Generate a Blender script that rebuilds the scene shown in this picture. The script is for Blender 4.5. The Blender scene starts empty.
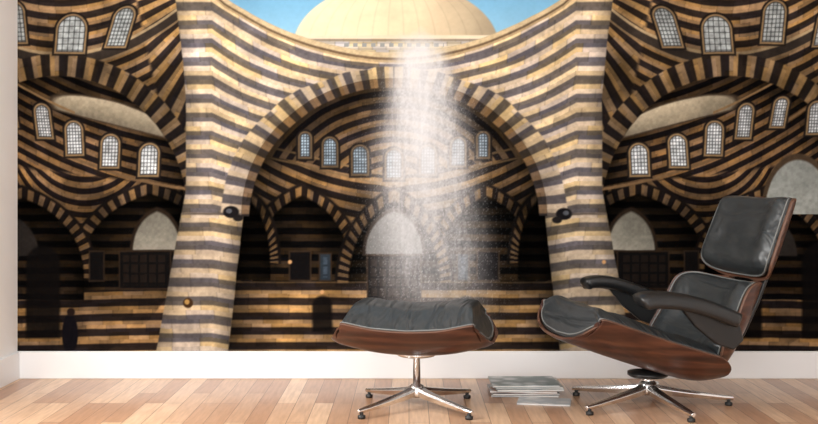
import bpy, bmesh, math, random
import numpy as np
from mathutils import Vector, Matrix
random.seed(4)
sc = bpy.context.scene
sc.view_settings.view_transform = 'Standard'
sc.view_settings.look = 'None'
F = 1093.0; DW = 4.9; CH = 0.88; S = F/DW
def wx(px): return (px-409)/S
def wz(py): return CH+(182-py)/S

# ------------------------------------------------------------ materials
def new_mat(name, col=(0.8,0.8,0.8), rough=0.5, metal=0.0, spec=0.5):
    m = bpy.data.materials.new(name); m.use_nodes = True
    b = m.node_tree.nodes['Principled BSDF']
    b.inputs['Base Color'].default_value = (*col, 1)
    b.inputs['Roughness'].default_value = rough
    b.inputs['Metallic'].default_value = metal
    b.inputs['Specular IOR Level'].default_value = spec
    return m, m.node_tree, b
def s2l(c):
    return tuple(((v/255)/12.92 if v/255 <= 0.04045 else (((v/255)+0.055)/1.055)**2.4) for v in c)

def plaster(name, col):
    m, nt, b = new_mat(name, col, 0.75, spec=0.2)
    tc = nt.nodes.new('ShaderNodeTexCoord'); n = nt.nodes.new('ShaderNodeTexNoise')
    n.inputs['Scale'].default_value = 60
    bp = nt.nodes.new('ShaderNodeBump'); bp.inputs['Strength'].default_value = 0.04
    nt.links.new(tc.outputs['Object'], n.inputs['Vector'])
    nt.links.new(n.outputs['Fac'], bp.inputs['Height'])
    nt.links.new(bp.outputs['Normal'], b.inputs['Normal'])
    return m
M_wall = plaster('white_plaster', s2l((248,248,247)))
M_ceil = plaster('ceiling_plaster', s2l((240,240,240)))
M_trim, _, _ = new_mat('white_gloss_paint', s2l((236,237,238)), 0.35)

def walnut():
    m, nt, b = new_mat('walnut_plywood', (0.1,0.05,0.03), 0.34, spec=0.45)
    N = nt.nodes; L = nt.links
    tc = N.new('ShaderNodeTexCoord'); mp = N.new('ShaderNodeMapping')
    mp.inputs['Scale'].default_value = (2.0, 9, 20)
    n1 = N.new('ShaderNodeTexNoise'); n1.inputs['Scale'].default_value = 2.0; n1.inputs['Detail'].default_value = 8
    n1.inputs['Distortion'].default_value = 0.9
    w = N.new('ShaderNodeTexWave'); w.wave_type='BANDS'; w.bands_direction='Z'
    w.inputs['Scale'].default_value = 0.35; w.inputs['Distortion'].default_value = 9; w.inputs['Detail'].default_value = 3
    mx = N.new('ShaderNodeMath'); mx.operation='MULTIPLY_ADD'; mx.inputs[1].default_value = 0.28
    r = N.new('ShaderNodeValToRGB')
    r.color_ramp.elements[0].position = 0.3; r.color_ramp.elements[0].color = (*s2l((40,22,17)),1)
    r.color_ramp.elements[1].position = 0.95; r.color_ramp.elements[1].color = (*s2l((100,62,44)),1)
    e = r.color_ramp.elements.new(0.62); e.color = (*s2l((68,38,28)),1)
    L.new(tc.outputs['Object'], mp.inputs['Vector']); L.new(mp.outputs['Vector'], n1.inputs['Vector'])
    L.new(mp.outputs['Vector'], w.inputs['Vector'])
    L.new(w.outputs['Fac'], mx.inputs[0]); L.new(n1.outputs['Fac'], mx.inputs[2])
    L.new(mx.outputs[0], r.inputs['Fac']); L.new(r.outputs['Color'], b.inputs['Base Color'])
    return m
M_wal = walnut()
M_ply, _, _ = new_mat('plywood_edge', s2l((96,66,50)), 0.5)
def leather():
    m, nt, b = new_mat('black_leather', s2l((46,50,52)), 0.36, spec=0.55)
    N = nt.nodes; L = nt.links
    tc = N.new('ShaderNodeTexCoord'); n = N.new('ShaderNodeTexNoise'); n.inputs['Scale'].default_value = 240
    n2 = N.new('ShaderNodeTexNoise'); n2.inputs['Scale'].default_value = 7; n2.inputs['Detail'].default_value = 2
    n2.inputs['Distortion'].default_value = 0.6
    mp = N.new('ShaderNodeMapping'); mp.inputs['Scale'].default_value = (2.6,0.4,1.6)
    b1 = N.new('ShaderNodeBump'); b1.inputs['Strength'].default_value = 0.06; b1.inputs['Distance'].default_value = 0.002
    b2 = N.new('ShaderNodeBump'); b2.inputs['Strength'].default_value = 0.8; b2.inputs['Distance'].default_value = 0.03
    L.new(tc.outputs['Object'], n.inputs['Vector']); L.new(tc.outputs['Object'], mp.inputs['Vector'])
    L.new(mp.outputs['Vector'], n2.inputs['Vector'])
    L.new(n2.outputs['Fac'], b2.inputs['Height']); L.new(n.outputs['Fac'], b1.inputs['Height'])
    L.new(b2.outputs['Normal'], b1.inputs['Normal']); L.new(b1.outputs['Normal'], b.inputs['Normal'])
    return m
M_lea = leather()
M_pipe, _, _ = new_mat('leather_piping', s2l((112,114,112)), 0.45)
M_arm, _, _ = new_mat('armrest_leather', s2l((24,25,26)), 0.32)
M_chr, _, _ = new_mat('polished_aluminium', s2l((235,235,235)), 0.22, metal=1.0)
M_blk, _, _ = new_mat('black_metal', s2l((28,28,28)), 0.4)

def floor_mat():
    m, nt, b = new_mat('oak_parquet', (0.5,0.3,0.2), 0.28, spec=0.5)
    N = nt.nodes; L = nt.links
    tc = N.new('ShaderNodeTexCoord'); mp = N.new('ShaderNodeMapping')
    mp.inputs['Rotation'].default_value = (0,0,math.radians(90))
    br = N.new('ShaderNodeTexBrick')
    br.inputs['Scale'].default_value = 1.0
    br.inputs['Brick Width'].default_value = 0.55; br.inputs['Row Height'].default_value = 0.075
    br.inputs['Mortar Size'].default_value = 0.0013; br.inputs['Mortar Smooth'].default_value = 0.3
    br.inputs['Bias'].default_value = 0.0
    br.offset = 0.37; br.offset_frequency = 3
    br.inputs['Color1'].default_value = (*s2l((226,190,156)),1)
    br.inputs['Color2'].default_value = (*s2l((176,130,98)),1)
    br.inputs['Mortar'].default_value = (*s2l((110,76,54)),1)
    mp2 = N.new('ShaderNodeMapping'); mp2.inputs['Scale'].default_value = (26,2.2,1)
    n = N.new('ShaderNodeTexNoise'); n.inputs['Scale'].default_value = 3; n.inputs['Detail'].default_value = 6
    mix = N.new('ShaderNodeMix'); mix.data_type='RGBA'; mix.blend_type='MULTIPLY'; mix.inputs['Factor'].default_value = 0.6
    r = N.new('ShaderNodeValToRGB'); r.color_ramp.elements[0].position=0.3; r.color_ramp.elements[0].color=(0.62,0.55,0.5,1)
    r.color_ramp.elements[1].position=0.65
    L.new(tc.outputs['Object'], mp.inputs['Vector']); L.new(mp.outputs['Vector'], br.inputs['Vector'])
    L.new(tc.outputs['Object'], mp2.inputs['Vector']); L.new(mp2.outputs['Vector'], n.inputs['Vector'])
    L.new(n.outputs['Fac'], r.inputs['Fac'])
    L.new(br.outputs['Color'], mix.inputs[6]); L.new(r.outputs['Color'], mix.inputs[7])
    L.new(mix.outputs[2], b.inputs['Base Color'])
    return m
M_floor = floor_mat()

# ------------------------------------------------------------ helpers
def link(o, parent=None):
    sc.collection.objects.link(o)
    if parent: o.parent = parent
    return o
def mesh_obj(name, verts, faces, mats, parent=None, smooth=False):
    me = bpy.data.meshes.new(name); me.from_pydata(verts, [], faces); me.update()
    for m in (mats if isinstance(mats,(list,tuple)) else [mats]): me.materials.append(m)
    if smooth: me.polygons.foreach_set('use_smooth', [True]*len(me.polygons))
    return link(bpy.data.objects.new(name, me), parent)
def box(name, a, b, mat, parent=None, bevel=0):
    x0,y0,z0 = a; x1,y1,z1 = b
    v = [(x0,y0,z0),(x1,y0,z0),(x1,y1,z0),(x0,y1,z0),(x0,y0,z1),(x1,y0,z1),(x1,y1,z1),(x0,y1,z1)]
    f = [(0,3,2,1),(4,5,6,7),(0,1,5,4),(1,2,6,5),(2,3,7,6),(3,0,4,7)]
    o = mesh_obj(name, v, f, mat, parent)
    if bevel:
        md = o.modifiers.new('bevel','BEVEL'); md.width = bevel; md.segments = 3
    return o

# ------------------------------------------------------------ room
XL = wx(17.5); XR = 2.6; YF = -7.0; ZC = 2.6
box('floor', (XL-0.1,YF,-0.06), (XR+0.1,0.1,0), M_floor)
box('ceiling', (XL-0.1,YF,ZC), (XR+0.1,0.1,ZC+0.08), M_ceil)
box('wall_back', (XL-0.1,0.004,0), (XR+0.1,0.1,ZC), M_wall)
WY0,WY1,WZ0,WZ1 = -3.3,-1.1,0.55,2.2
lw_v=[];lw_f=[]
for (a,b_) in [((XL-0.1,YF,0),(XL,WY0,ZC)),((XL-0.1,WY1,0),(XL,0.004,ZC)),((XL-0.1,WY0,0),(XL,WY1,WZ0)),((XL-0.1,WY0,WZ1),(XL,WY1,ZC))]:
    k=len(lw_v); x0,y0,z0=a; x1,y1,z1=b_
    lw_v+=[(x0,y0,z0),(x1,y0,z0),(x1,y1,z0),(x0,y1,z0),(x0,y0,z1),(x1,y0,z1),(x1,y1,z1),(x0,y1,z1)]
    lw_f+=[tuple(k+i for i in q) for q in [(0,3,2,1),(4,5,6,7),(0,1,5,4),(1,2,6,5),(2,3,7,6),(3,0,4,7)]]
mesh_obj('wall_left', lw_v, lw_f, M_wall)
wn=bpy.data.objects.new('window_1',None); link(wn)
for i,(y0,y1,z0,z1) in enumerate([(WY0,WY1,WZ0,WZ0+.05),(WY0,WY1,WZ1-.05,WZ1),(WY0,WY0+.05,WZ0+.05,WZ1-.05),(WY1-.05,WY1,WZ0+.05,WZ1-.05),((WY0+WY1)/2-.025,(WY0+WY1)/2+.025,WZ0+.05,WZ1-.05)]):
    box('frame_%d'%(i+1),(XL-0.08,y0,z0),(XL-0.03,y1,z1),M_trim,wn)
box('wall_right', (XR,YF,0), (XR+0.1,0.004,ZC), M_wall)
BB = wz(351)
box('baseboard_back', (XL,-0.016,0), (XR,0.004,BB), M_trim, bevel=0.004)
box('baseboard_left', (XL,YF,0), (XL+0.016,-0.016,BB), M_trim, bevel=0.004)
box('baseboard_right', (XR-0.016,YF,0), (XR,-0.016,BB), M_trim, bevel=0.004)

# ------------------------------------------------------------ printed wall mural (flat print, per-vertex ink colour)
xs = np.concatenate([np.arange(17.5,822,0.75), np.arange(822,409+XR*S,3.0), [409+XR*S]])
ys = np.concatenate([np.arange(182-(ZC-CH)*S,-12,3.0), np.arange(-12,351,0.75), [351.0]])
X, Y = np.meshgrid(xs, ys)
rng = np.random.RandomState(7)
tab = rng.rand(512,512)
def vn(x, y, sd=0):
    xi = np.floor(x).astype(int); yi = np.floor(y).astype(int)
    fx = x-xi; fy = y-yi; fx = fx*fx*(3-2*fx); fy = fy*fy*(3-2*fy)
    g = lambda a,b: tab[(a+sd*37)%512,(b+sd*91)%512]
    return (g(xi,yi)*(1-fx)+g(xi+1,yi)*fx)*(1-fy)+(g(xi,yi+1)*(1-fx)+g(xi+1,yi+1)*fx)*fy
def fbm(x,y,sd=0,o=4):
    r=0;a=0.5
    for i in range(o):
        r = r+a*vn(x*2**i,y*2**i,sd+i); a*=0.5
    return r/0.94
def hsh(a,b,sd=0): return tab[(a.astype(int)*13+sd*7)%512,(b.astype(int)*29+sd*3)%512]
C = np.zeros(X.shape+(3,))
def put(mask, col):
    global C
    mask = np.clip(mask,0,1)[...,None]
    col = np.array(col,dtype=float)
    C = C*(1-mask)+col*mask
def ss(d, w=0.7): return np.clip(0.5+d/(2*w),0,1)       # d>0 inside
AX = 394.0
X0,Y0 = X,Y
X = X0+1.3*(fbm(X0/34,Y0/34,71,3)-0.5); Y = Y0+1.5*(fbm(X0/30,Y0/30,77,3)-0.5)
xm = np.where(X<AX, X, 2*AX-X)
def masonry(u, v, per, bl, ca, cb, var=0.14, sd=0, duty=0.5, soft=0.08):
    k = v/per; idx = np.floor(k/1.0); ph = (k/2)-np.floor(k/2)
    a = np.clip((np.abs(ph-0.5)-(0.5-duty/2)*1.0+0.0)/soft*1.0+0.5,0,1)   # 1 -> ca
    ub = u/bl+0.5*(idx%2)+hsh(idx,idx*0,sd)*0.7
    bid = np.floor(ub)
    br = 1-var+2*var*hsh(idx,bid,sd)
    fr = ub-bid
    mort = 1-0.12*np.exp(-((np.minimum(fr,1-fr)*bl)/0.8)**2)
    ca=np.array(ca,float); cb=np.array(cb,float)
    base = ca*a[...,None]+cb*(1-a[...,None])
    hue = hsh(idx+5,bid+3,sd+2)
    base = base*(br*mort)[...,None]
    base = base*(1+np.stack([0.06*(hue-0.5),0*hue,-0.22*(hue-0.5)],-1))
    return base
def ell(cx,cy,rx,ry,o=0.0):
    o = o*rx
    q = np.sqrt(((np.abs(xm-cx)+o)/(rx+o))**2+((Y-cy)/ry)**2)
    return (1-q)*min(rx,ry)
def lay(mask, arr):
    global C
    m = np.clip(mask,0,1)[...,None]; C = C*(1-m)+arr*m
grain = fbm(X0/3,Y0/3,3)
big = fbm(X0/60,Y0/60,9)
AMB=(158,124,86); DRK=(42,34,31); CRM=(228,204,170); GRY=(114,106,101)

# sky + dome
t = np.clip((Y+60)/120,0,1)[...,None]
C[:] = np.array((98,168,214))*(1-t)+np.array((164,206,228))*t
DR=103
dm = (1-np.sqrt(((X0-396)/DR)**2+((Y0-48)/66)**2))*66
shade = 1.06-0.26*np.clip(np.abs(X0-370)/125,0,1)**2.0-0.08*np.clip((X0-390)/100,-1,1)
dcol = np.array((236,216,182))*(shade*(0.97+0.06*fbm(X0/14,Y0/6,5)))[...,None]
mer = np.exp(-(((((X0-396)/np.sqrt(np.clip(1-((Y0-48)/68)**2,0.05,1)))+400)%16-8)/0.9)**2)
dcol = dcol*(1-0.05*mer)[...,None]
lay(ss(dm)*(Y0<50), dcol)
put(ss(2.0-np.abs(X0-396))*(Y0<-14)*(Y0>-40), (120,110,90))
put(ss(5-np.hypot(X0-396,Y0+42)), (150,135,100))
lay((np.abs(X0-394)<97)*(Y0>38)*1.0, masonry(X0,Y0-38,4,14,(220,208,186),(190,180,162),0.05,4))
put((np.abs(X0-394)<50)*(Y0>43)*(Y0<47)*(((X0-344)%9)<5), (160,162,160))
put((np.abs(X0-394)<101)*ss(1.8-np.abs(Y0-37)), (238,222,194))
put((np.abs(X0-394)<101)*ss(0.9-np.abs(Y0-40)), (150,136,114))

rim = 53-((np.clip(X,150,640)-AX)/22.9)**2
rim = np.where(np.abs(X-AX)>170, 53-(170/22.9)**2-(np.abs(X-AX)-170)*0.9, rim)
inside = ss(Y-rim)
g0 = 0.0006*(xm-60)**2
lay(inside, masonry(xm, Y+g0*6, 8.5, 15, AMB, DRK, 0.2, 1))

wins=[]
def window(*a, **k): wins.append((a,k))
def draw_window(cx, cy, w, h, lean=0.0, frame=(140,116,86), glass=(196,204,206)):
    x = (xm-cx)-lean*(Y-cy)
    top = cy-h/2+w/2
    def shape(g):
        return np.where(Y<top, (w/2+g)-np.hypot(x,Y-top), np.minimum((w/2+g)-np.abs(x), (cy+h/2+g)-Y))
    put(ss(shape(4)), (34,29,27)); put(ss(shape(2.0)), frame); put(ss(shape(0.2)), (58,56,56))
    step = max(w/5.0,2.7)
    lat = np.clip(1.35-1.3*np.exp(-(((x+50*step)%step-step/2)/0.7)**2)-1.2*np.exp(-(((Y-top)%(step*1.1)-step*0.55)/0.7)**2),0.1,1)
    lay(ss(shape(-0.8)), np.array(glass)*((0.5+0.5*lat)*(0.8+0.3*vn(X0/4,Y0/4,90)))[...,None])
def arch(cx,cy,rx,ry,bw,inner,ca=(154,122,86),cb=(42,34,31),bot=None,per=6.0,clip=None,sd=8):
    a = ell(cx,cy,rx,ry,0.45); o = ell(cx,cy,rx+bw,ry+bw,0.45)
    clipm = clip if clip is not None else 1.0
    bt = bot if bot is not None else cy
    m = clipm*ss(bt-Y)
    angl = np.arctan2(Y-cy, xm-cx)
    put(m*ss(o+2)*ss(cy+2-Y), (40,33,30))
    lay(m*ss(o)*ss(cy+2-Y), masonry(a, angl*max(rx,ry), per, 40, ca, cb, 0.12, sd))
    mm = m*np.where(Y<cy, ss(a), ss(rx-np.abs(xm-cx)))
    lay(mm, inner*(0.30+0.70*np.clip(np.where(Y<cy,a,rx-np.abs(xm-cx))/22,0,1))[...,None])
    return mm
def door(x0,x1,y0,y1,col=(26,23,23),fr=(70,54,42),gl=None):
    d = np.minimum(np.minimum(xm-x0,x1-xm),np.minimum(Y-y0,y1-Y))
    put(ss(d+1.5), fr); put(ss(d), col)
    if gl: put(ss(d-3)*((((xm-x0)%9)>2.4))*(((Y-y0)%10)>2.2), gl)

# ---------- side bays
leftbay = ss(190-xm)
sag = -0.0034*(xm-62)**2
up = masonry(xm, Y-sag+4, 7.0, 16, (158,126,88), (46,38,34), 0.16, 2)
fan = np.arctan2(Y+40, xm-250)
up2 = masonry(np.hypot(xm-250,Y+40), fan*110, 6.2, 26, (168,136,96), (48,40,37), 0.14, 33)
lay(leftbay, up)
lay(leftbay*ss(xm-136-0.22*Y,2), up2)
put(leftbay*ss(5-np.abs(Y-sag-60)), (62,54,48))
put(leftbay*ss(1.6-np.abs(Y-sag-54)), (176,154,120))
put(leftbay*ss(1.2-np.abs(Y-sag-66)), (144,120,90))
for a in [(14,22,20,40,0.1),(71,34,27,36,-0.08),(121,27,18,38,-0.3),(-42,26,24,38,0.2)]:
    window(*a, frame=(150,124,90), glass=(180,186,186))
a_in = ell(58,218,130,142); a_out = ell(58,218,150,164)
ang = np.arctan2(Y-218, xm-58)
below = ss(230-Y,3)
lay(leftbay*ss(a_out)*below, masonry(a_in, ang*130, 7.4, 30, (176,144,104), (50,42,38), 0.12, 3))
ins = leftbay*ss(a_in)
g2 = 120+0.50*(xm-43)-0.0013*(xm-43)**2
lay(ins, masonry(xm, Y-g2, 6.0, 12, (134,104,72), (34,28,27), 0.16, 5))
g3 = -0.010*(xm-85)**2*np.clip(1-(Y-170)/160,0.2,1)
lay(ins*ss(Y-172-0.12*(xm-60),2), masonry(xm, Y-g3, 5.8, 13, (140,110,76), (36,29,28), 0.16, 41))
low = masonry(xm, Y+0.02*(xm-80), 7.4, 20, (164,130,90), (44,36,33), 0.16, 6)
lay(leftbay*ss(Y-262,3), low)
dark = masonry(xm, Y, 6.6, 14, (80,62,44), (20,18,18), 0.16, 9)
lb = leftbay*ss(a_in+4)
m1 = arch(150,270,70,80,11,dark,bot=290,clip=lb)
m2 = arch(22,276,62,82,11,dark,bot=300,clip=lb)
occ = 0.34+0.66*np.clip(a_in/46,0,1)
occ = np.where(Y>228, 0.34+0.66*np.clip((188-xm)/34,0,1), occ)
depth = np.where(Y<176,1.0,1.0-0.42*np.clip((Y-176)/34,0,1)*np.clip(0.35+(300-Y)/24,0.35,1))
patch = 0.60+0.80*fbm(X0/26,Y0/22,61,3)
C = C*(1-(ins*(1-np.clip(occ*depth*patch,0,1.15)))[...,None])
upm = leftbay*(1-ss(a_in))*ss(200-Y)
C = C*(1-(upm*(1-np.clip((0.66+0.45*np.clip((90-Y)/90,0,1))*patch,0,1.1)))[...,None])
q = -(xm-110)*0.26+(Y-117)
pl = (1-np.sqrt(((xm-110)/57)**2+(q/16)**2))*15
pl = np.where(q>2, np.minimum(pl,(6-q)), pl)
put(ins*ss(pl+1.5), (70,58,46)); lay(ins*ss(pl), np.array((164,152,130))*(0.85+0.3*big-0.35*np.clip((q+12)/20,0,1)+0.1)[...,None])
put(ins*ss(1.2-np.abs(Y-g2+22))*(xm<75), (134,108,76))
put(ins*ss(1.6-np.abs(Y-g2-24)), (116,92,66))
pale = np.array((142,138,126))*(0.62+0.35*big+0.25*np.clip((Y-215)/35,0,1))[...,None]
pa = ell(157,252,24,42,0.3); lay(lb*ss(pa+2.5)*ss(252-Y), np.ones_like(C)*np.array((44,35,28))); lay(lb*ss(pa)*ss(250-Y), pale)
pb = ell(15,262,25,46,0.3); lay(lb*ss(pb)*ss(256-Y), np.array((52,48,45))*(0.7+0.4*big)[...,None])
for a in [(43,121,13,32,0.12),(74,138,15,32,0.05),(110,151,16,31,-0.05),(149,160,17,30,-0.05),(8,112,12,28,0.2),(-28,118,14,30,.1)]:
    window(*a, frame=(150,124,90), glass=(228,233,236))
door(120,170,252,288,(20,18,18),(50,39,31),(34,28,25))
door(90,103,252,280,(20,18,18),(50,40,32))
def recess(x0,x1,y0,y1):
    d=np.minimum(np.minimum(xm-x0,x1-xm), y1-Y); r=(x1-x0)/2
    d=np.where(Y<y0+r, r-np.hypot(xm-(x0+x1)/2,(Y-y0-r)), d)
    put(ss(d,1.5)*0.88,(18,16,16))
recess(26,60,246,338); recess(-60,-14,240,338)
arp = (1-np.hypot((X-798)/33,(Y-212)/52))*33
put(ss(arp+4)*(Y<214),(78,64,50)); lay(ss(arp)*(Y<214), np.array((180,184,178))*(0.72+0.3*big)[...,None])

# ---------- central bay
ca_in = ell(AX,216,153,138); ca_out = ell(AX,216,174,149)
pillR_x = 243-(Y-215)*0.11
cin = np.where(Y<216, ss(ca_in), ss(xm-pillR_x))
lay(cin, masonry(xm, Y+0.0022*(xm-AX)**2, 7.0, 15, (144,114,80), (38,32,30), 0.16, 11))
ring = masonry(xm, np.hypot((xm-AX)/1.1,(Y-215)), 5.8, 14, (118,94,68), (38,32,31), 0.16, 13)
lay(cin*ss(178-Y-((AX-xm)/14)*2.4), ring)
for r0 in (0,26):
    put(cin*ss(1.1-np.abs(Y-(183-(AX-xm)*0.24)-r0*0.4+6)), (128,104,74))
cl = cin
arch(302,274,50,82,10,dark,bot=286,clip=cl*ss(356-xm),sd=20)
m5 = arch(394,286,46,90,11,dark,bot=296,clip=cl,sd=21)
arch(250,262,20,64,8,dark*0.8,bot=280,clip=cl,sd=23)
lay(cl*ss(Y-282,1.5), masonry(xm, Y+2, 7.4, 20, (174,140,98), (50,41,37), 0.15, 24))
occ2 = np.where(Y<216, 0.26+0.74*np.clip(ca_in/50,0,1), 0.42+0.58*np.clip((xm-pillR_x)/34,0,1))
dep2 = 1-0.36*np.clip((Y-185)/25,0,1)*np.clip(0.3+(298-Y)/18,0.3,1)
C = C*(1-(cin*(1-np.clip(occ2*dep2*patch*1.02,0,1.1)))[...,None])
pc = ell(394,252,28,42,0.3); lay(cl*ss(pc+2.5)*ss(256-Y), np.ones_like(C)*np.array((46,38,33))); lay(cl*ss(pc)*ss(254-Y), np.array((134,134,132))*(0.70+0.3*big)[...,None])
for a in [(305,145,10,24),(330,152,13,27),(360,160,14,28),(394,164,15,28)]:
    window(*a, frame=(108,90,68), glass=(172,192,208))
door(290,310,252,280,(20,18,19),(58,46,36))
door(320,330,254,280,(46,54,62),(54,43,34),(66,78,90))
door(368,420,256,318,(20,18,18),(56,44,34),(36,30,27))
recess(312,332,296,332)
for a,k in wins: draw_window(*a,**k)

# ---------- sunlit front
pillL = np.where(Y<190, 186-12*np.clip((100-Y)/110,0,3)**1.3, 186-(Y-190)*0.185)
pill = ss(xm-pillL)
front = pill*np.where(Y<216, ss(-ca_in), ss(pillR_x-xm))*inside
rimg = np.where(xm>212, (53-((xm-AX)/22.9)**2)-(53-((212-AX)/22.9)**2), 0)
rimg = rimg*np.clip(1-(Y-60)/220,0.25,1)
vv = Y-rimg
lay(front, masonry(xm-vv*0.1, vv+3, 9.2, 28, CRM, GRY, 0.08, 30, 0.52))
angc = np.arctan2(Y-216, xm-AX)
vm = front*ss(ca_out+3*(vn(angc*9,X0*0,31)-0.5))*ss(214-Y,2)*ss(Y-rim-9)
lay(vm, masonry(ca_in, angc*150, 8.6, 60, (222,198,162), (106,98,93), 0.07, 31, 0.52))
sof = ell(AX,220,145,133)
lay(ss(ca_in)*ss(-sof)*ss(216-Y), masonry(ca_in, angc*150, 8.6, 60, (122,98,72), (52,46,42), 0.08, 31, 0.52))
sh = 1-0.34*np.clip((xm-(pillR_x-16))/16,0,1)*(Y>216)-0.30*np.clip(1-(xm-pillL)/16,0,1)
sh = sh*(1.0-0.20*np.clip((ca_in+30)/30,0,1)*(Y<216))*(1.04-0.14*np.clip((Y-60)/200,0,1))
sh = sh*(0.84+0.30*fbm(X0/18,Y0/14,66,3))
lay(front, C*sh[...,None])
for d0,wd,c in [(2,2.6,(214,192,154)),(6,1.6,(120,100,78)),(8.2,1.2,(190,166,128))]:
    put((np.abs(X-AX)<190)*ss(wd-np.abs(Y-rim-d0)), c)
put(front*ss(1.1-np.abs(Y-214)), (100,90,82))
for lx,ly,sg in [(231,212,1),(564,214,-1)]:
    put(ss(1-np.hypot((X0-lx)/8,(Y0-ly)/6),0.12), (30,28,30)); put(ss(1-np.hypot((X0-lx+2*sg)/3,(Y0-ly+1)/2.4),0.2), (86,88,94))
    put(ss(1-np.hypot((X0-lx-7*sg)/5,(Y0-ly-6)/3.4),0.2), (36,33,33))
put(ss(5-np.hypot(X0-188,Y0-303)), (70,48,30)); put(ss(2.5-np.hypot(X0-187,Y0-302)), (190,150,90))
for px,py in [(290,262),(322,292),(604,262)]:
    put(ss(2.0-np.hypot(X0-px,Y0-py)), (206,160,112))
put(ss((1-np.hypot((X0-70)/8,(Y0-334)/20))*8), (22,20,24)); put(ss(4-np.hypot(X0-71,Y0-312)), (40,30,27))
skym = 1-inside
C *= (1+(0.24*grain-0.12)*(1-0.85*skym))[...,None]
C *= (0.92+0.16*big)[...,None]
C = 255*np.clip(C/255,0,1)**1.06

# fountain spray
X,Y = X0,Y0
cxw = 421+0.055*(Y-60)
hw = np.where(Y<150, 27+0.30*(Y-40), 60+0.05*(Y-150)); hw = np.maximum(hw,8)
rr = np.abs(X-cxw-10*(fbm(X/18,Y/16,40)-0.5))/hw
edge = np.clip((1.12-rr)/0.75,0,1)
edge = edge*edge*(3-2*edge)
topf = np.clip((Y-32-8*np.abs(X-420)/22+12*fbm(X/8,Y/8,44))/24,0,1)
vert = np.clip(1.0-(Y-120)/520,0.6,1)
bot = np.clip((365-Y)/90,0,1)
streak = fbm(X/3.5,Y/30,50)
cloud = fbm(X/14,Y/18,55)
spk = vn(X/1.3,Y/1.7,60); spk2 = vn(X/0.9,Y/1.0,63)
core = np.exp(-(np.abs(X-cxw+4)/(hw*0.66))**2)*np.clip((380-Y)/250,0,1)
al = edge*topf*vert*bot*(0.32+0.32*streak+0.30*cloud+0.26*(spk-0.4))
al = 1-(1-np.clip(al,0,1))*(1-np.clip(core*topf*0.74,0,1))
al = np.clip(al,0,0.96)
lay(al, np.ones_like(C)*np.array((234,234,236)))
halo = np.clip(1-np.abs(X-cxw)/(hw*1.45),0,1)*topf*np.clip((350-Y)/60,0,1)
lay(np.clip((spk2>0.82)*halo,0,1)*0.5, np.ones_like(C)*np.array((220,220,222)))
C = np.clip(C,0,255)/255.0
lin = np.where(C<=0.04045, C/12.92, ((C+0.055)/1.055)**2.4)*0.80

nx, ny = len(xs), len(ys)
co = np.zeros((ny*nx,3),dtype=np.float32)
co[:,0] = ((X-409)/S).ravel(); co[:,1] = 0.0; co[:,2] = (CH+(182-Y)/S).ravel()
idx = np.arange(ny*nx).reshape(ny,nx)
quads = np.stack([idx[1:,:-1],idx[1:,1:],idx[:-1,1:],idx[:-1,:-1]],-1).reshape(-1,4)
me = bpy.data.meshes.new('wall_mural')
me.vertices.add(ny*nx); me.vertices.foreach_set('co', co.ravel())
nq = len(quads)
me.loops.add(nq*4); me.loops.foreach_set('vertex_index', quads.ravel().astype(np.int32))
me.polygons.add(nq); me.polygons.foreach_set('loop_start', (np.arange(nq)*4).astype(np.int32))
me.update(calc_edges=True)
at = me.color_attributes.new('ink','FLOAT_COLOR','POINT')
rgba = np.ones((ny*nx,4),dtype=np.float32); rgba[:,:3] = lin.reshape(-1,3)
at.data.foreach_set('color', rgba.ravel())
mm_, nt, b = new_mat('printed_mural_ink', (1,1,1), 0.9, spec=0.0)
an = nt.nodes.new('ShaderNodeVertexColor'); an.layer_name='ink'
nt.links.new(an.outputs['Color'], b.inputs['Base Color'])
me.materials.append(mm_)
link(bpy.data.objects.new('wall_mural', me))

# ------------------------------------------------------------ lounge furniture
def catmull(pts, n):
    P = [np.array(p,float) for p in pts]
    P = [2*P[0]-P[1]]+P+[2*P[-1]-P[-2]]
    seg = len(P)-3
    def f(u):
        u = min(max(u,0),1)*seg; i = min(int(u),seg-1); t = u-i
        a,b,c,d = P[i:i+4]
        return 0.5*((2*b)+(-a+c)*t+(2*a-5*b+4*c-d)*t*t+(-a+3*b-3*c+d)*t**3)
    return f
class Surf:
    """curved plywood surface: profile in (x,z), curled at both sides"""
    def __init__(s, prof, W, curl, p=5.0, phi=1.25, taper=(1,1)):
        s.f = catmull(prof, 0); s.W=W; s.curl=curl; s.p=p; s.phi=phi; s.taper=taper
    def frame(s, u):
        e=1e-3
        c = s.f(u); d = s.f(min(u+e,1))-s.f(max(u-e,0)); d/=np.linalg.norm(d)
        n = np.array((-d[1],d[0]))
        if n@np.array((0.6,1.0))<0: n=-n
        return c,n
    def pt(s, a, t, off=0.0, grow=1.0):
        k = max(0.0,1-abs(a)**s.p)**(1/s.p)
        a2 = a*grow; u=(a2+1)/2
        c,n = s.frame(u)
        te = t*k*grow; ph = te*s.phi
        tp = s.taper[0]+(s.taper[1]-s.taper[0])*u
        y = s.W*tp*math.sin(ph)/math.sin(s.phi)
        lift = s.curl*((1-math.cos(ph))/(1-math.cos(s.phi)))**1.25
        sl = s.curl*1.25*((1-math.cos(ph))/(1-math.cos(s.phi)))**0.25*math.sin(ph)/(1-math.cos(s.phi))
        dy = s.W*math.cos(ph)/math.sin(s.phi)
        L = math.hypot(sl,dy)+1e-9
        ny_, nn = -sl/L, dy/L
        q = c+n*(lift+nn*off)
        return (q[0], y+ny_*off, q[1])
def samp(n):
    return [math.sin(math.pi/2*(-1+2*i/(n-1))) for i in range(n)]
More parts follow.
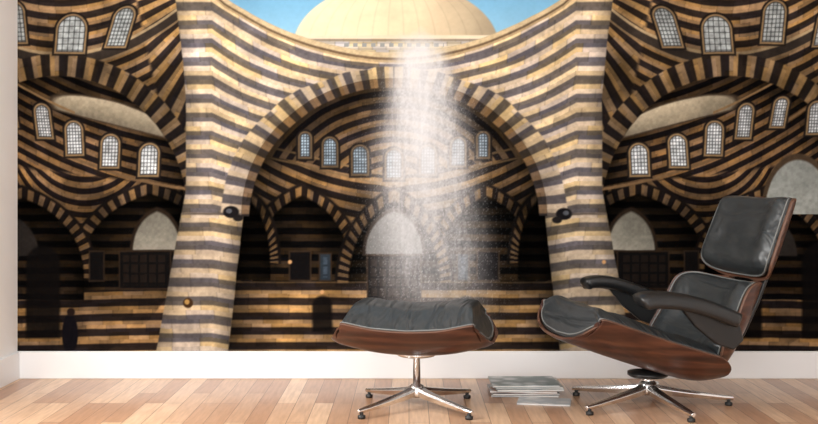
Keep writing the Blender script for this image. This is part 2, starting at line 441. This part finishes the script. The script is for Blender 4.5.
def shell(name, sf, parent, thick=0.012, n=44, m=40):
    A=samp(n); T=samp(m)
    v=[sf.pt(a*0.9995,t) for a in A for t in T]
    f=[(i*m+j,i*m+j+1,(i+1)*m+j+1,(i+1)*m+j) for i in range(n-1) for j in range(m-1)]
    o=mesh_obj(name,v,f,[M_wal,M_ply],parent,True)
    me=o.data; p=me.polygons[len(me.polygons)//2+m//2]; c=sf.frame(0.5)[1]
    up = p.normal.x*c[0]+p.normal.z*c[1]
    sd=o.modifiers.new('thickness','SOLIDIFY'); sd.thickness=thick; sd.offset=-1 if up>0 else 1
    sd.material_offset_rim=1; sd.use_even_offset=False
    return o
def cushion(name, sf, parent, T0, grow=0.93, n=60, m=54, folds=(), buttons=(), T1=None, e=7, crown=0.10):
    A=samp(n); T=samp(m); v=[]; f=[]
    if T1 is None: T1=T0
    for lay_ in (0,1):
        for a in A:
            for t in T:
                if lay_==0: off=0.004
                else:
                    th=T0+(T1-T0)*(a+1)/2
                    h=max(0,(1-abs(a)**e)*(1-abs(t)**e))**0.45
                    h*= 1+crown*(1-abs(a)**4)*(1-t*t)
                    off=0.004+th*h
                    for (s0,d,w) in folds:
                        off-=d*math.exp(-((a-s0-0.05*math.cos(t*2.4))/w)**2)*(1-t**6)*min(h,1)
                    for (sa,tb,d) in buttons:
                        r2=((a-sa)/0.16)**2+((t-tb)/0.16)**2
                        off-=d*math.exp(-r2)
                    off+=0.0022*math.sin(9*a+3*t)*math.cos(6*t-2*a)*min(h,1)
                v.append(sf.pt(a*0.9995,t,off,grow))
    k=n*m
    for i in range(n-1):
        for j in range(m-1):
            q=(i*m+j,i*m+j+1,(i+1)*m+j+1,(i+1)*m+j)
            f.append(q); f.append(tuple(k+x for x in reversed(q)))
    loop=[j for j in range(m)]+[i*m+m-1 for i in range(1,n)]+[(n-1)*m+j for j in range(m-2,-1,-1)]+[i*m for i in range(n-2,0,-1)]
    for i in range(len(loop)):
        a,b=loop[i],loop[(i+1)%len(loop)]
        f.append((b,a,a+k,b+k))
    o=mesh_obj(name,v,f,M_lea,parent,True)
    bm=bmesh.new(); bm.from_mesh(o.data); bmesh.ops.remove_doubles(bm,verts=bm.verts,dist=0.0002)
    bmesh.ops.recalc_face_normals(bm,faces=bm.faces); bm.to_mesh(o.data); bm.free()
    return o
def tube(name, pts, r, mat, parent, cyclic=False):
    cu=bpy.data.curves.new(name,'CURVE'); cu.dimensions='3D'; cu.bevel_depth=r; cu.bevel_resolution=3
    sp=cu.splines.new('POLY'); sp.points.add(len(pts)-1)
    for i,p in enumerate(pts): sp.points[i].co=(*p,1)
    sp.use_cyclic_u=cyclic; cu.use_fill_caps=True; cu.materials.append(mat)
    return link(bpy.data.objects.new(name,cu),parent)
def piping(name, sf, parent, off, grow, r=0.0032, p=None):
    pts=[]
    N=140; p=p or sf.p
    for i in range(N):
        th=2*math.pi*i/N
        c,s_=math.cos(th),math.sin(th)
        a=math.copysign(abs(c)**(2/p),c); y=math.copysign(abs(s_)**(2/p),s_)
        k=max(1e-6,1-abs(a*0.9995)**sf.p)**(1/sf.p)
        t=max(-1,min(1,y/k)) if k>1e-3 else 0
        pts.append(sf.pt(a*0.9995,t,off,grow))
    return tube(name,pts,r,M_pipe,parent,True)
def disc_stack(name, rings, mat, parent, seg=28, cx=0, cy=0):
    v=[];f=[]
    for r,z in rings:
        for i in range(seg):
            a=2*math.pi*i/seg; v.append((cx+r*math.cos(a),cy+r*math.sin(a),z))
    for k in range(len(rings)-1):
        for i in range(seg):
            j=(i+1)%seg; f.append((k*seg+i,k*seg+j,(k+1)*seg+j,(k+1)*seg+i))
    f.append(tuple(reversed(range(seg)))); f.append(tuple((len(rings)-1)*seg+i for i in range(seg)))
    o=mesh_obj(name,v,f,mat,parent,False)
    o.data.polygons.foreach_set('use_smooth',[len(p.vertices)==4 for p in o.data.polygons])
    return o
def star_leg(name, ang, R, parent, zh=0.085, w0=0.042, w1=0.026):
    secs=[]
    for i in range(9):
        u=i/8; r=0.018+(R-0.018)*u
        zt=zh-(zh-0.036)*(u**0.8); th=0.036-0.020*u; w=w0+(w1-w0)*u
        if i==8: w*=0.7
        secs.append((r,zt,th,w))
    v=[];f=[]
    ca,sa=math.cos(ang),math.sin(ang)
    for r,zt,th,w in secs:
        for (yy,zz) in [(-w/2,zt-th*0.35),(-w/2+0.005,zt),(w/2-0.005,zt),(w/2,zt-th*0.35),(w/2-0.006,zt-th),(-w/2+0.006,zt-th)]:
            v.append((r*ca-yy*sa, r*sa+yy*ca, zz))
    for k in range(8):
        for i in range(6):
            j=(i+1)%6; f.append((k*6+i,k*6+j,(k+1)*6+j,(k+1)*6+i))
    f.append(tuple(reversed(range(6)))); f.append(tuple(48+i for i in range(6)))
    o=mesh_obj(name,v,f,M_chr,parent)
    bm=bmesh.new(); bm.from_mesh(o.data); bmesh.ops.recalc_face_normals(bm,faces=bm.faces); bm.to_mesh(o.data); bm.free()
    md=o.modifiers.new('bevel','BEVEL'); md.width=0.002; md.segments=2
    rg=R-0.018
    disc_stack(name+'_glide',[(0.013,0.0),(0.015,0.003),(0.015,0.012),(0.007,0.015),(0.007,0.026)],M_blk,parent,18,rg*ca,rg*sa)

# ---- lounge chair
TH=math.radians(11)
ch=bpy.data.objects.new('lounge_chair',None); link(ch)
ch.location=(0.942,-0.59,0); ch.rotation_euler=(0,0,math.pi+TH)
seat=Surf([(0.385,0.290),(0.35,0.274),(0.20,0.220),(0.02,0.160),(-0.12,0.122),(-0.215,0.128)],0.345,0.125,5.5)
shell('seat_shell',seat,ch)
cushion('seat_cushion',seat,ch,0.100,0.95,folds=[(-0.45,0.006,0.05),(0.1,0.007,0.06),(0.55,0.006,0.05)],buttons=[(0.0,-0.4,0.010),(0.0,0.4,0.010)],T1=0.09,crown=0.55)
piping('seat_piping',seat,ch,0.014,0.965)
back=Surf([(-0.185,0.140),(-0.248,0.198),(-0.315,0.305),(-0.362,0.41),(-0.394,0.487)],0.335,0.13,4.5,taper=(1,0.92))
shell('back_shell',back,ch)
cushion('back_cushion',back,ch,0.090,0.94,folds=[(-0.3,0.006,0.06),(0.35,0.006,0.06)],buttons=[(0,-0.4,0.012),(0,0.4,0.012)],T1=0.08)
piping('back_piping',back,ch,0.014,0.96)
head=Surf([(-0.402,0.500),(-0.437,0.57),(-0.477,0.67),(-0.516,0.77),(-0.530,0.812)],0.295,0.075,4.5,taper=(1,0.93))
shell('headrest_shell',head,ch)
cushion('headrest_cushion',head,ch,0.075,0.95,folds=[(-0.35,0.005,0.06),(0.3,0.006,0.08)],buttons=[(-0.1,-0.42,0.010),(-0.1,0.42,0.010)],T1=0.065)
piping('headrest_piping',head,ch,0.014,0.965)
def armrest(name, y0, sgn, sh_=0.0):
    f=catmull([(0.190-sh_,0.444),(0.155-sh_,0.458),(0.06-sh_*.6,0.455),(-0.05,0.432),(-0.14,0.400),(-0.200,0.374)],0)
    n=26; seg=20; v=[];fc=[]
    for i in range(n):
        u=i/(n-1); c=f(u); d=f(min(u+.01,1))-f(max(u-.01,0)); d/=np.linalg.norm(d); nn=np.array((-d[1],d[0])); 
        if nn[1]<0: nn=-nn
        e=min(1,math.sqrt(max(0,1-(1-min(u/0.10,1))**2))+0.02); e2=min(1,(1-u)/0.10+0.15)
        hw=0.054*e*min(1,e2+0.3); ht=0.027*e
        for k in range(seg):
            a=2*math.pi*k/seg; cc,s_=math.cos(a),math.sin(a)
            yy=math.copysign(abs(cc)**0.6,cc)*hw; zz=math.copysign(abs(s_)**0.6,s_)*ht
            if yy*sgn>0: zz-=0.012*(abs(yy)/0.047)**2
            p=c+nn*zz
            v.append((p[0], y0+yy, p[1]))
    for i in range(n-1):
        for k in range(seg):
            j=(k+1)%seg; fc.append((i*seg+k,i*seg+j,(i+1)*seg+j,(i+1)*seg+k))
    fc.append(tuple(range(seg))); fc.append(tuple((n-1)*seg+k for k in reversed(range(seg))))
    o=mesh_obj(name,v,fc,M_arm,ch,True)
    bm=bmesh.new(); bm.from_mesh(o.data); bmesh.ops.recalc_face_normals(bm,faces=bm.faces); bm.to_mesh(o.data); bm.free()
    pts=[(0.04,0.44),(-0.05,0.425),(-0.15,0.385),(-0.205,0.36),(-0.22,0.30),(-0.18,0.265),(-0.11,0.29),(-0.03,0.355)]
    ya,yb=y0-sgn*0.012,y0+sgn*0.010
    vv_=[(x,ya,z) for x,z in pts]+[(x,yb,z) for x,z in pts]; m=len(pts)
    ff=[tuple(range(m)),tuple(reversed(range(m,2*m)))]+[(i,i+m,(i+1)%m+m,(i+1)%m) for i in range(m)]
    o=mesh_obj(name+'_support',vv_,ff,M_arm,ch)
    bm=bmesh.new(); bm.from_mesh(o.data); bmesh.ops.recalc_face_normals(bm,faces=bm.faces); bm.to_mesh(o.data); bm.free()
    md=o.modifiers.new('bevel','BEVEL'); md.width=0.006; md.segments=3
armrest('armrest_near',0.350,1); armrest('armrest_far',-0.345,-1,0.045)
for i,y in enumerate((-0.13,0.13)):
    tube('back_brace_%d'%(i+1),[(-0.22,y,0.160),(-0.335,y,0.29),(-0.395,y,0.41),(-0.440,y,0.52),(-0.485,y,0.62),(-0.51,y,0.68)],0.010,M_blk,ch)
disc_stack('seat_mount',[(0.07,0.114),(0.08,0.120),(0.08,0.132),(0.02,0.142)],M_blk,ch)
disc_stack('pedestal_post',[(0.034,0.045),(0.036,0.06),(0.034,0.09),(0.026,0.096),(0.024,0.106),(0.045,0.116)],M_chr,ch)
for i in range(5):
    star_leg('base_leg_%d'%(i+1), math.radians(215+72*i)-(math.pi+TH), 0.335, ch)

# ---- ottoman
TO=math.radians(-9)
ot=bpy.data.objects.new('ottoman',None); link(ot)
ot.location=(0.030,-0.645,0); ot.rotation_euler=(0,0,math.pi+TO)
os_=Surf([(-0.300,0.276),(-0.265,0.262),(-0.14,0.234),(0,0.226),(0.14,0.234),(0.265,0.260),(0.300,0.274)],0.265,0.108,6)
shell('ottoman_shell',os_,ot)
cushion('ottoman_cushion',os_,ot,0.098,0.96,folds=[(-0.4,0.005,0.05),(0.35,0.005,0.06)],buttons=[(0,-0.4,0.005),(0,0.4,0.005)],crown=0.85)
piping('ottoman_piping',os_,ot,0.012,0.97)
disc_stack('ottoman_mount',[(0.014,0.193),(0.07,0.204),(0.08,0.210),(0.08,0.220),(0.02,0.224)],M_chr,ot)
disc_stack('pedestal_post',[(0.028,0.045),(0.030,0.06),(0.028,0.088),(0.015,0.096),(0.013,0.20)],M_chr,ot)
for i in range(4):
    star_leg('base_leg_%d'%(i+1), math.radians(223+90*i)-(math.pi+TO), 0.30, ot, w0=0.038, w1=0.024)

# ------------------------------------------------------------ magazines
def cover_mat(name,c1,c2,sc_=14):
    m,nt,b=new_mat(name,c1,0.3)
    N=nt.nodes;L=nt.links
    tc=N.new('ShaderNodeTexCoord'); v=N.new('ShaderNodeTexVoronoi'); v.inputs['Scale'].default_value=sc_
    r=N.new('ShaderNodeValToRGB'); r.color_ramp.elements[0].color=(*c1,1); r.color_ramp.elements[1].color=(*c2,1)
    r.color_ramp.elements[0].position=0.25; r.color_ramp.elements[1].position=0.6
    L.new(tc.outputs['Object'],v.inputs['Vector']); L.new(v.outputs['Distance'],r.inputs['Fac']); L.new(r.outputs['Color'],b.inputs['Base Color'])
    return m
M_page,_,_=new_mat('magazine_pages',s2l((230,228,224)),0.7)
cols=[((222,222,220),(178,184,188)),((120,100,88),(70,66,70)),((220,220,220),(180,140,120)),((90,110,122),(190,190,186)),((216,214,210),(160,166,160)),((206,212,214),(110,130,130))]
def magazine(parent,i,cx,cy,z,th,rot,w=0.215,l=0.275):
    c1,c2=cols[i%len(cols)]; cm=cover_mat('magazine_cover_%d'%i,s2l(c1),s2l(c2))
    for nm,m,z0,z1,g in (('cover_bottom',cm,0,0.0014,0),('pages',M_page,0.0014,th-0.0014,0.0015),('cover_top',cm,th-0.0014,th,0)):
        o=box('magazine_%d_%s'%(i+1,nm),(-l/2+g,-w/2+g,z0),(l/2-g,w/2-g,z1),m,parent)
        o.location=(cx,cy,z); o.rotation_euler=(0,0,rot)
st=bpy.data.objects.new('magazine_stack',None); link(st); st.location=(0.485,-0.33,0)
z=0.0005
for i in range(6):
    th=random.choice([0.008,0.009,0.01]); magazine(st,i,random.uniform(-.012,.012),random.uniform(-.010,.010),z,th,math.radians(random.uniform(-6,6)-3)); z+=th+0.0003
lm=bpy.data.objects.new('magazine',None); link(lm); lm.location=(0.54,-0.535,0)
magazine(lm,0,0,0,0.0005,0.006,math.radians(-10),w=0.13,l=0.21)

# ------------------------------------------------------------ light
w=bpy.data.worlds.new('world'); sc.world=w; w.use_nodes=True
w.node_tree.nodes['Background'].inputs[0].default_value=(1.0,0.99,0.975,1); w.node_tree.nodes['Background'].inputs[1].default_value=0.95
def area(name,loc,tgt,sx,sy,pw,col=(1,1,1)):
    l=bpy.data.lights.new(name,'AREA'); l.shape='RECTANGLE'; l.size=sx; l.size_y=sy; l.energy=pw; l.color=col
    o=bpy.data.objects.new(name,l); link(o); o.location=loc
    o.rotation_euler=(Vector(tgt)-Vector(loc)).to_track_quat('-Z','Y').to_euler(); return o
area('front_fill_light',(-0.2,-6.8,1.5),(0.2,0,1.0),4.0,2.2,118)  # added area light at the open front, standing in for window light
area('overhead_fill_light',(0.3,-2.4,2.55),(0.3,-2.0,0),2.6,1.6,34)  # added unseen fill from above, not an actual fixture
area('window_daylight',(XL-0.2,-1.75,1.45),(-0.6,-0.75,0),1.2,1.3,80,(1.0,0.98,0.95))

# ------------------------------------------------------------ camera
cd=bpy.data.cameras.new('camera'); cam=bpy.data.objects.new('camera',cd); link(cam)
cam.location=(0,-DW,CH); cam.rotation_euler=(math.pi/2,0,0)
cd.sensor_fit='HORIZONTAL'; cd.sensor_width=36; cd.lens=F/818*36; cd.shift_y=-30/818
sc.camera=cam
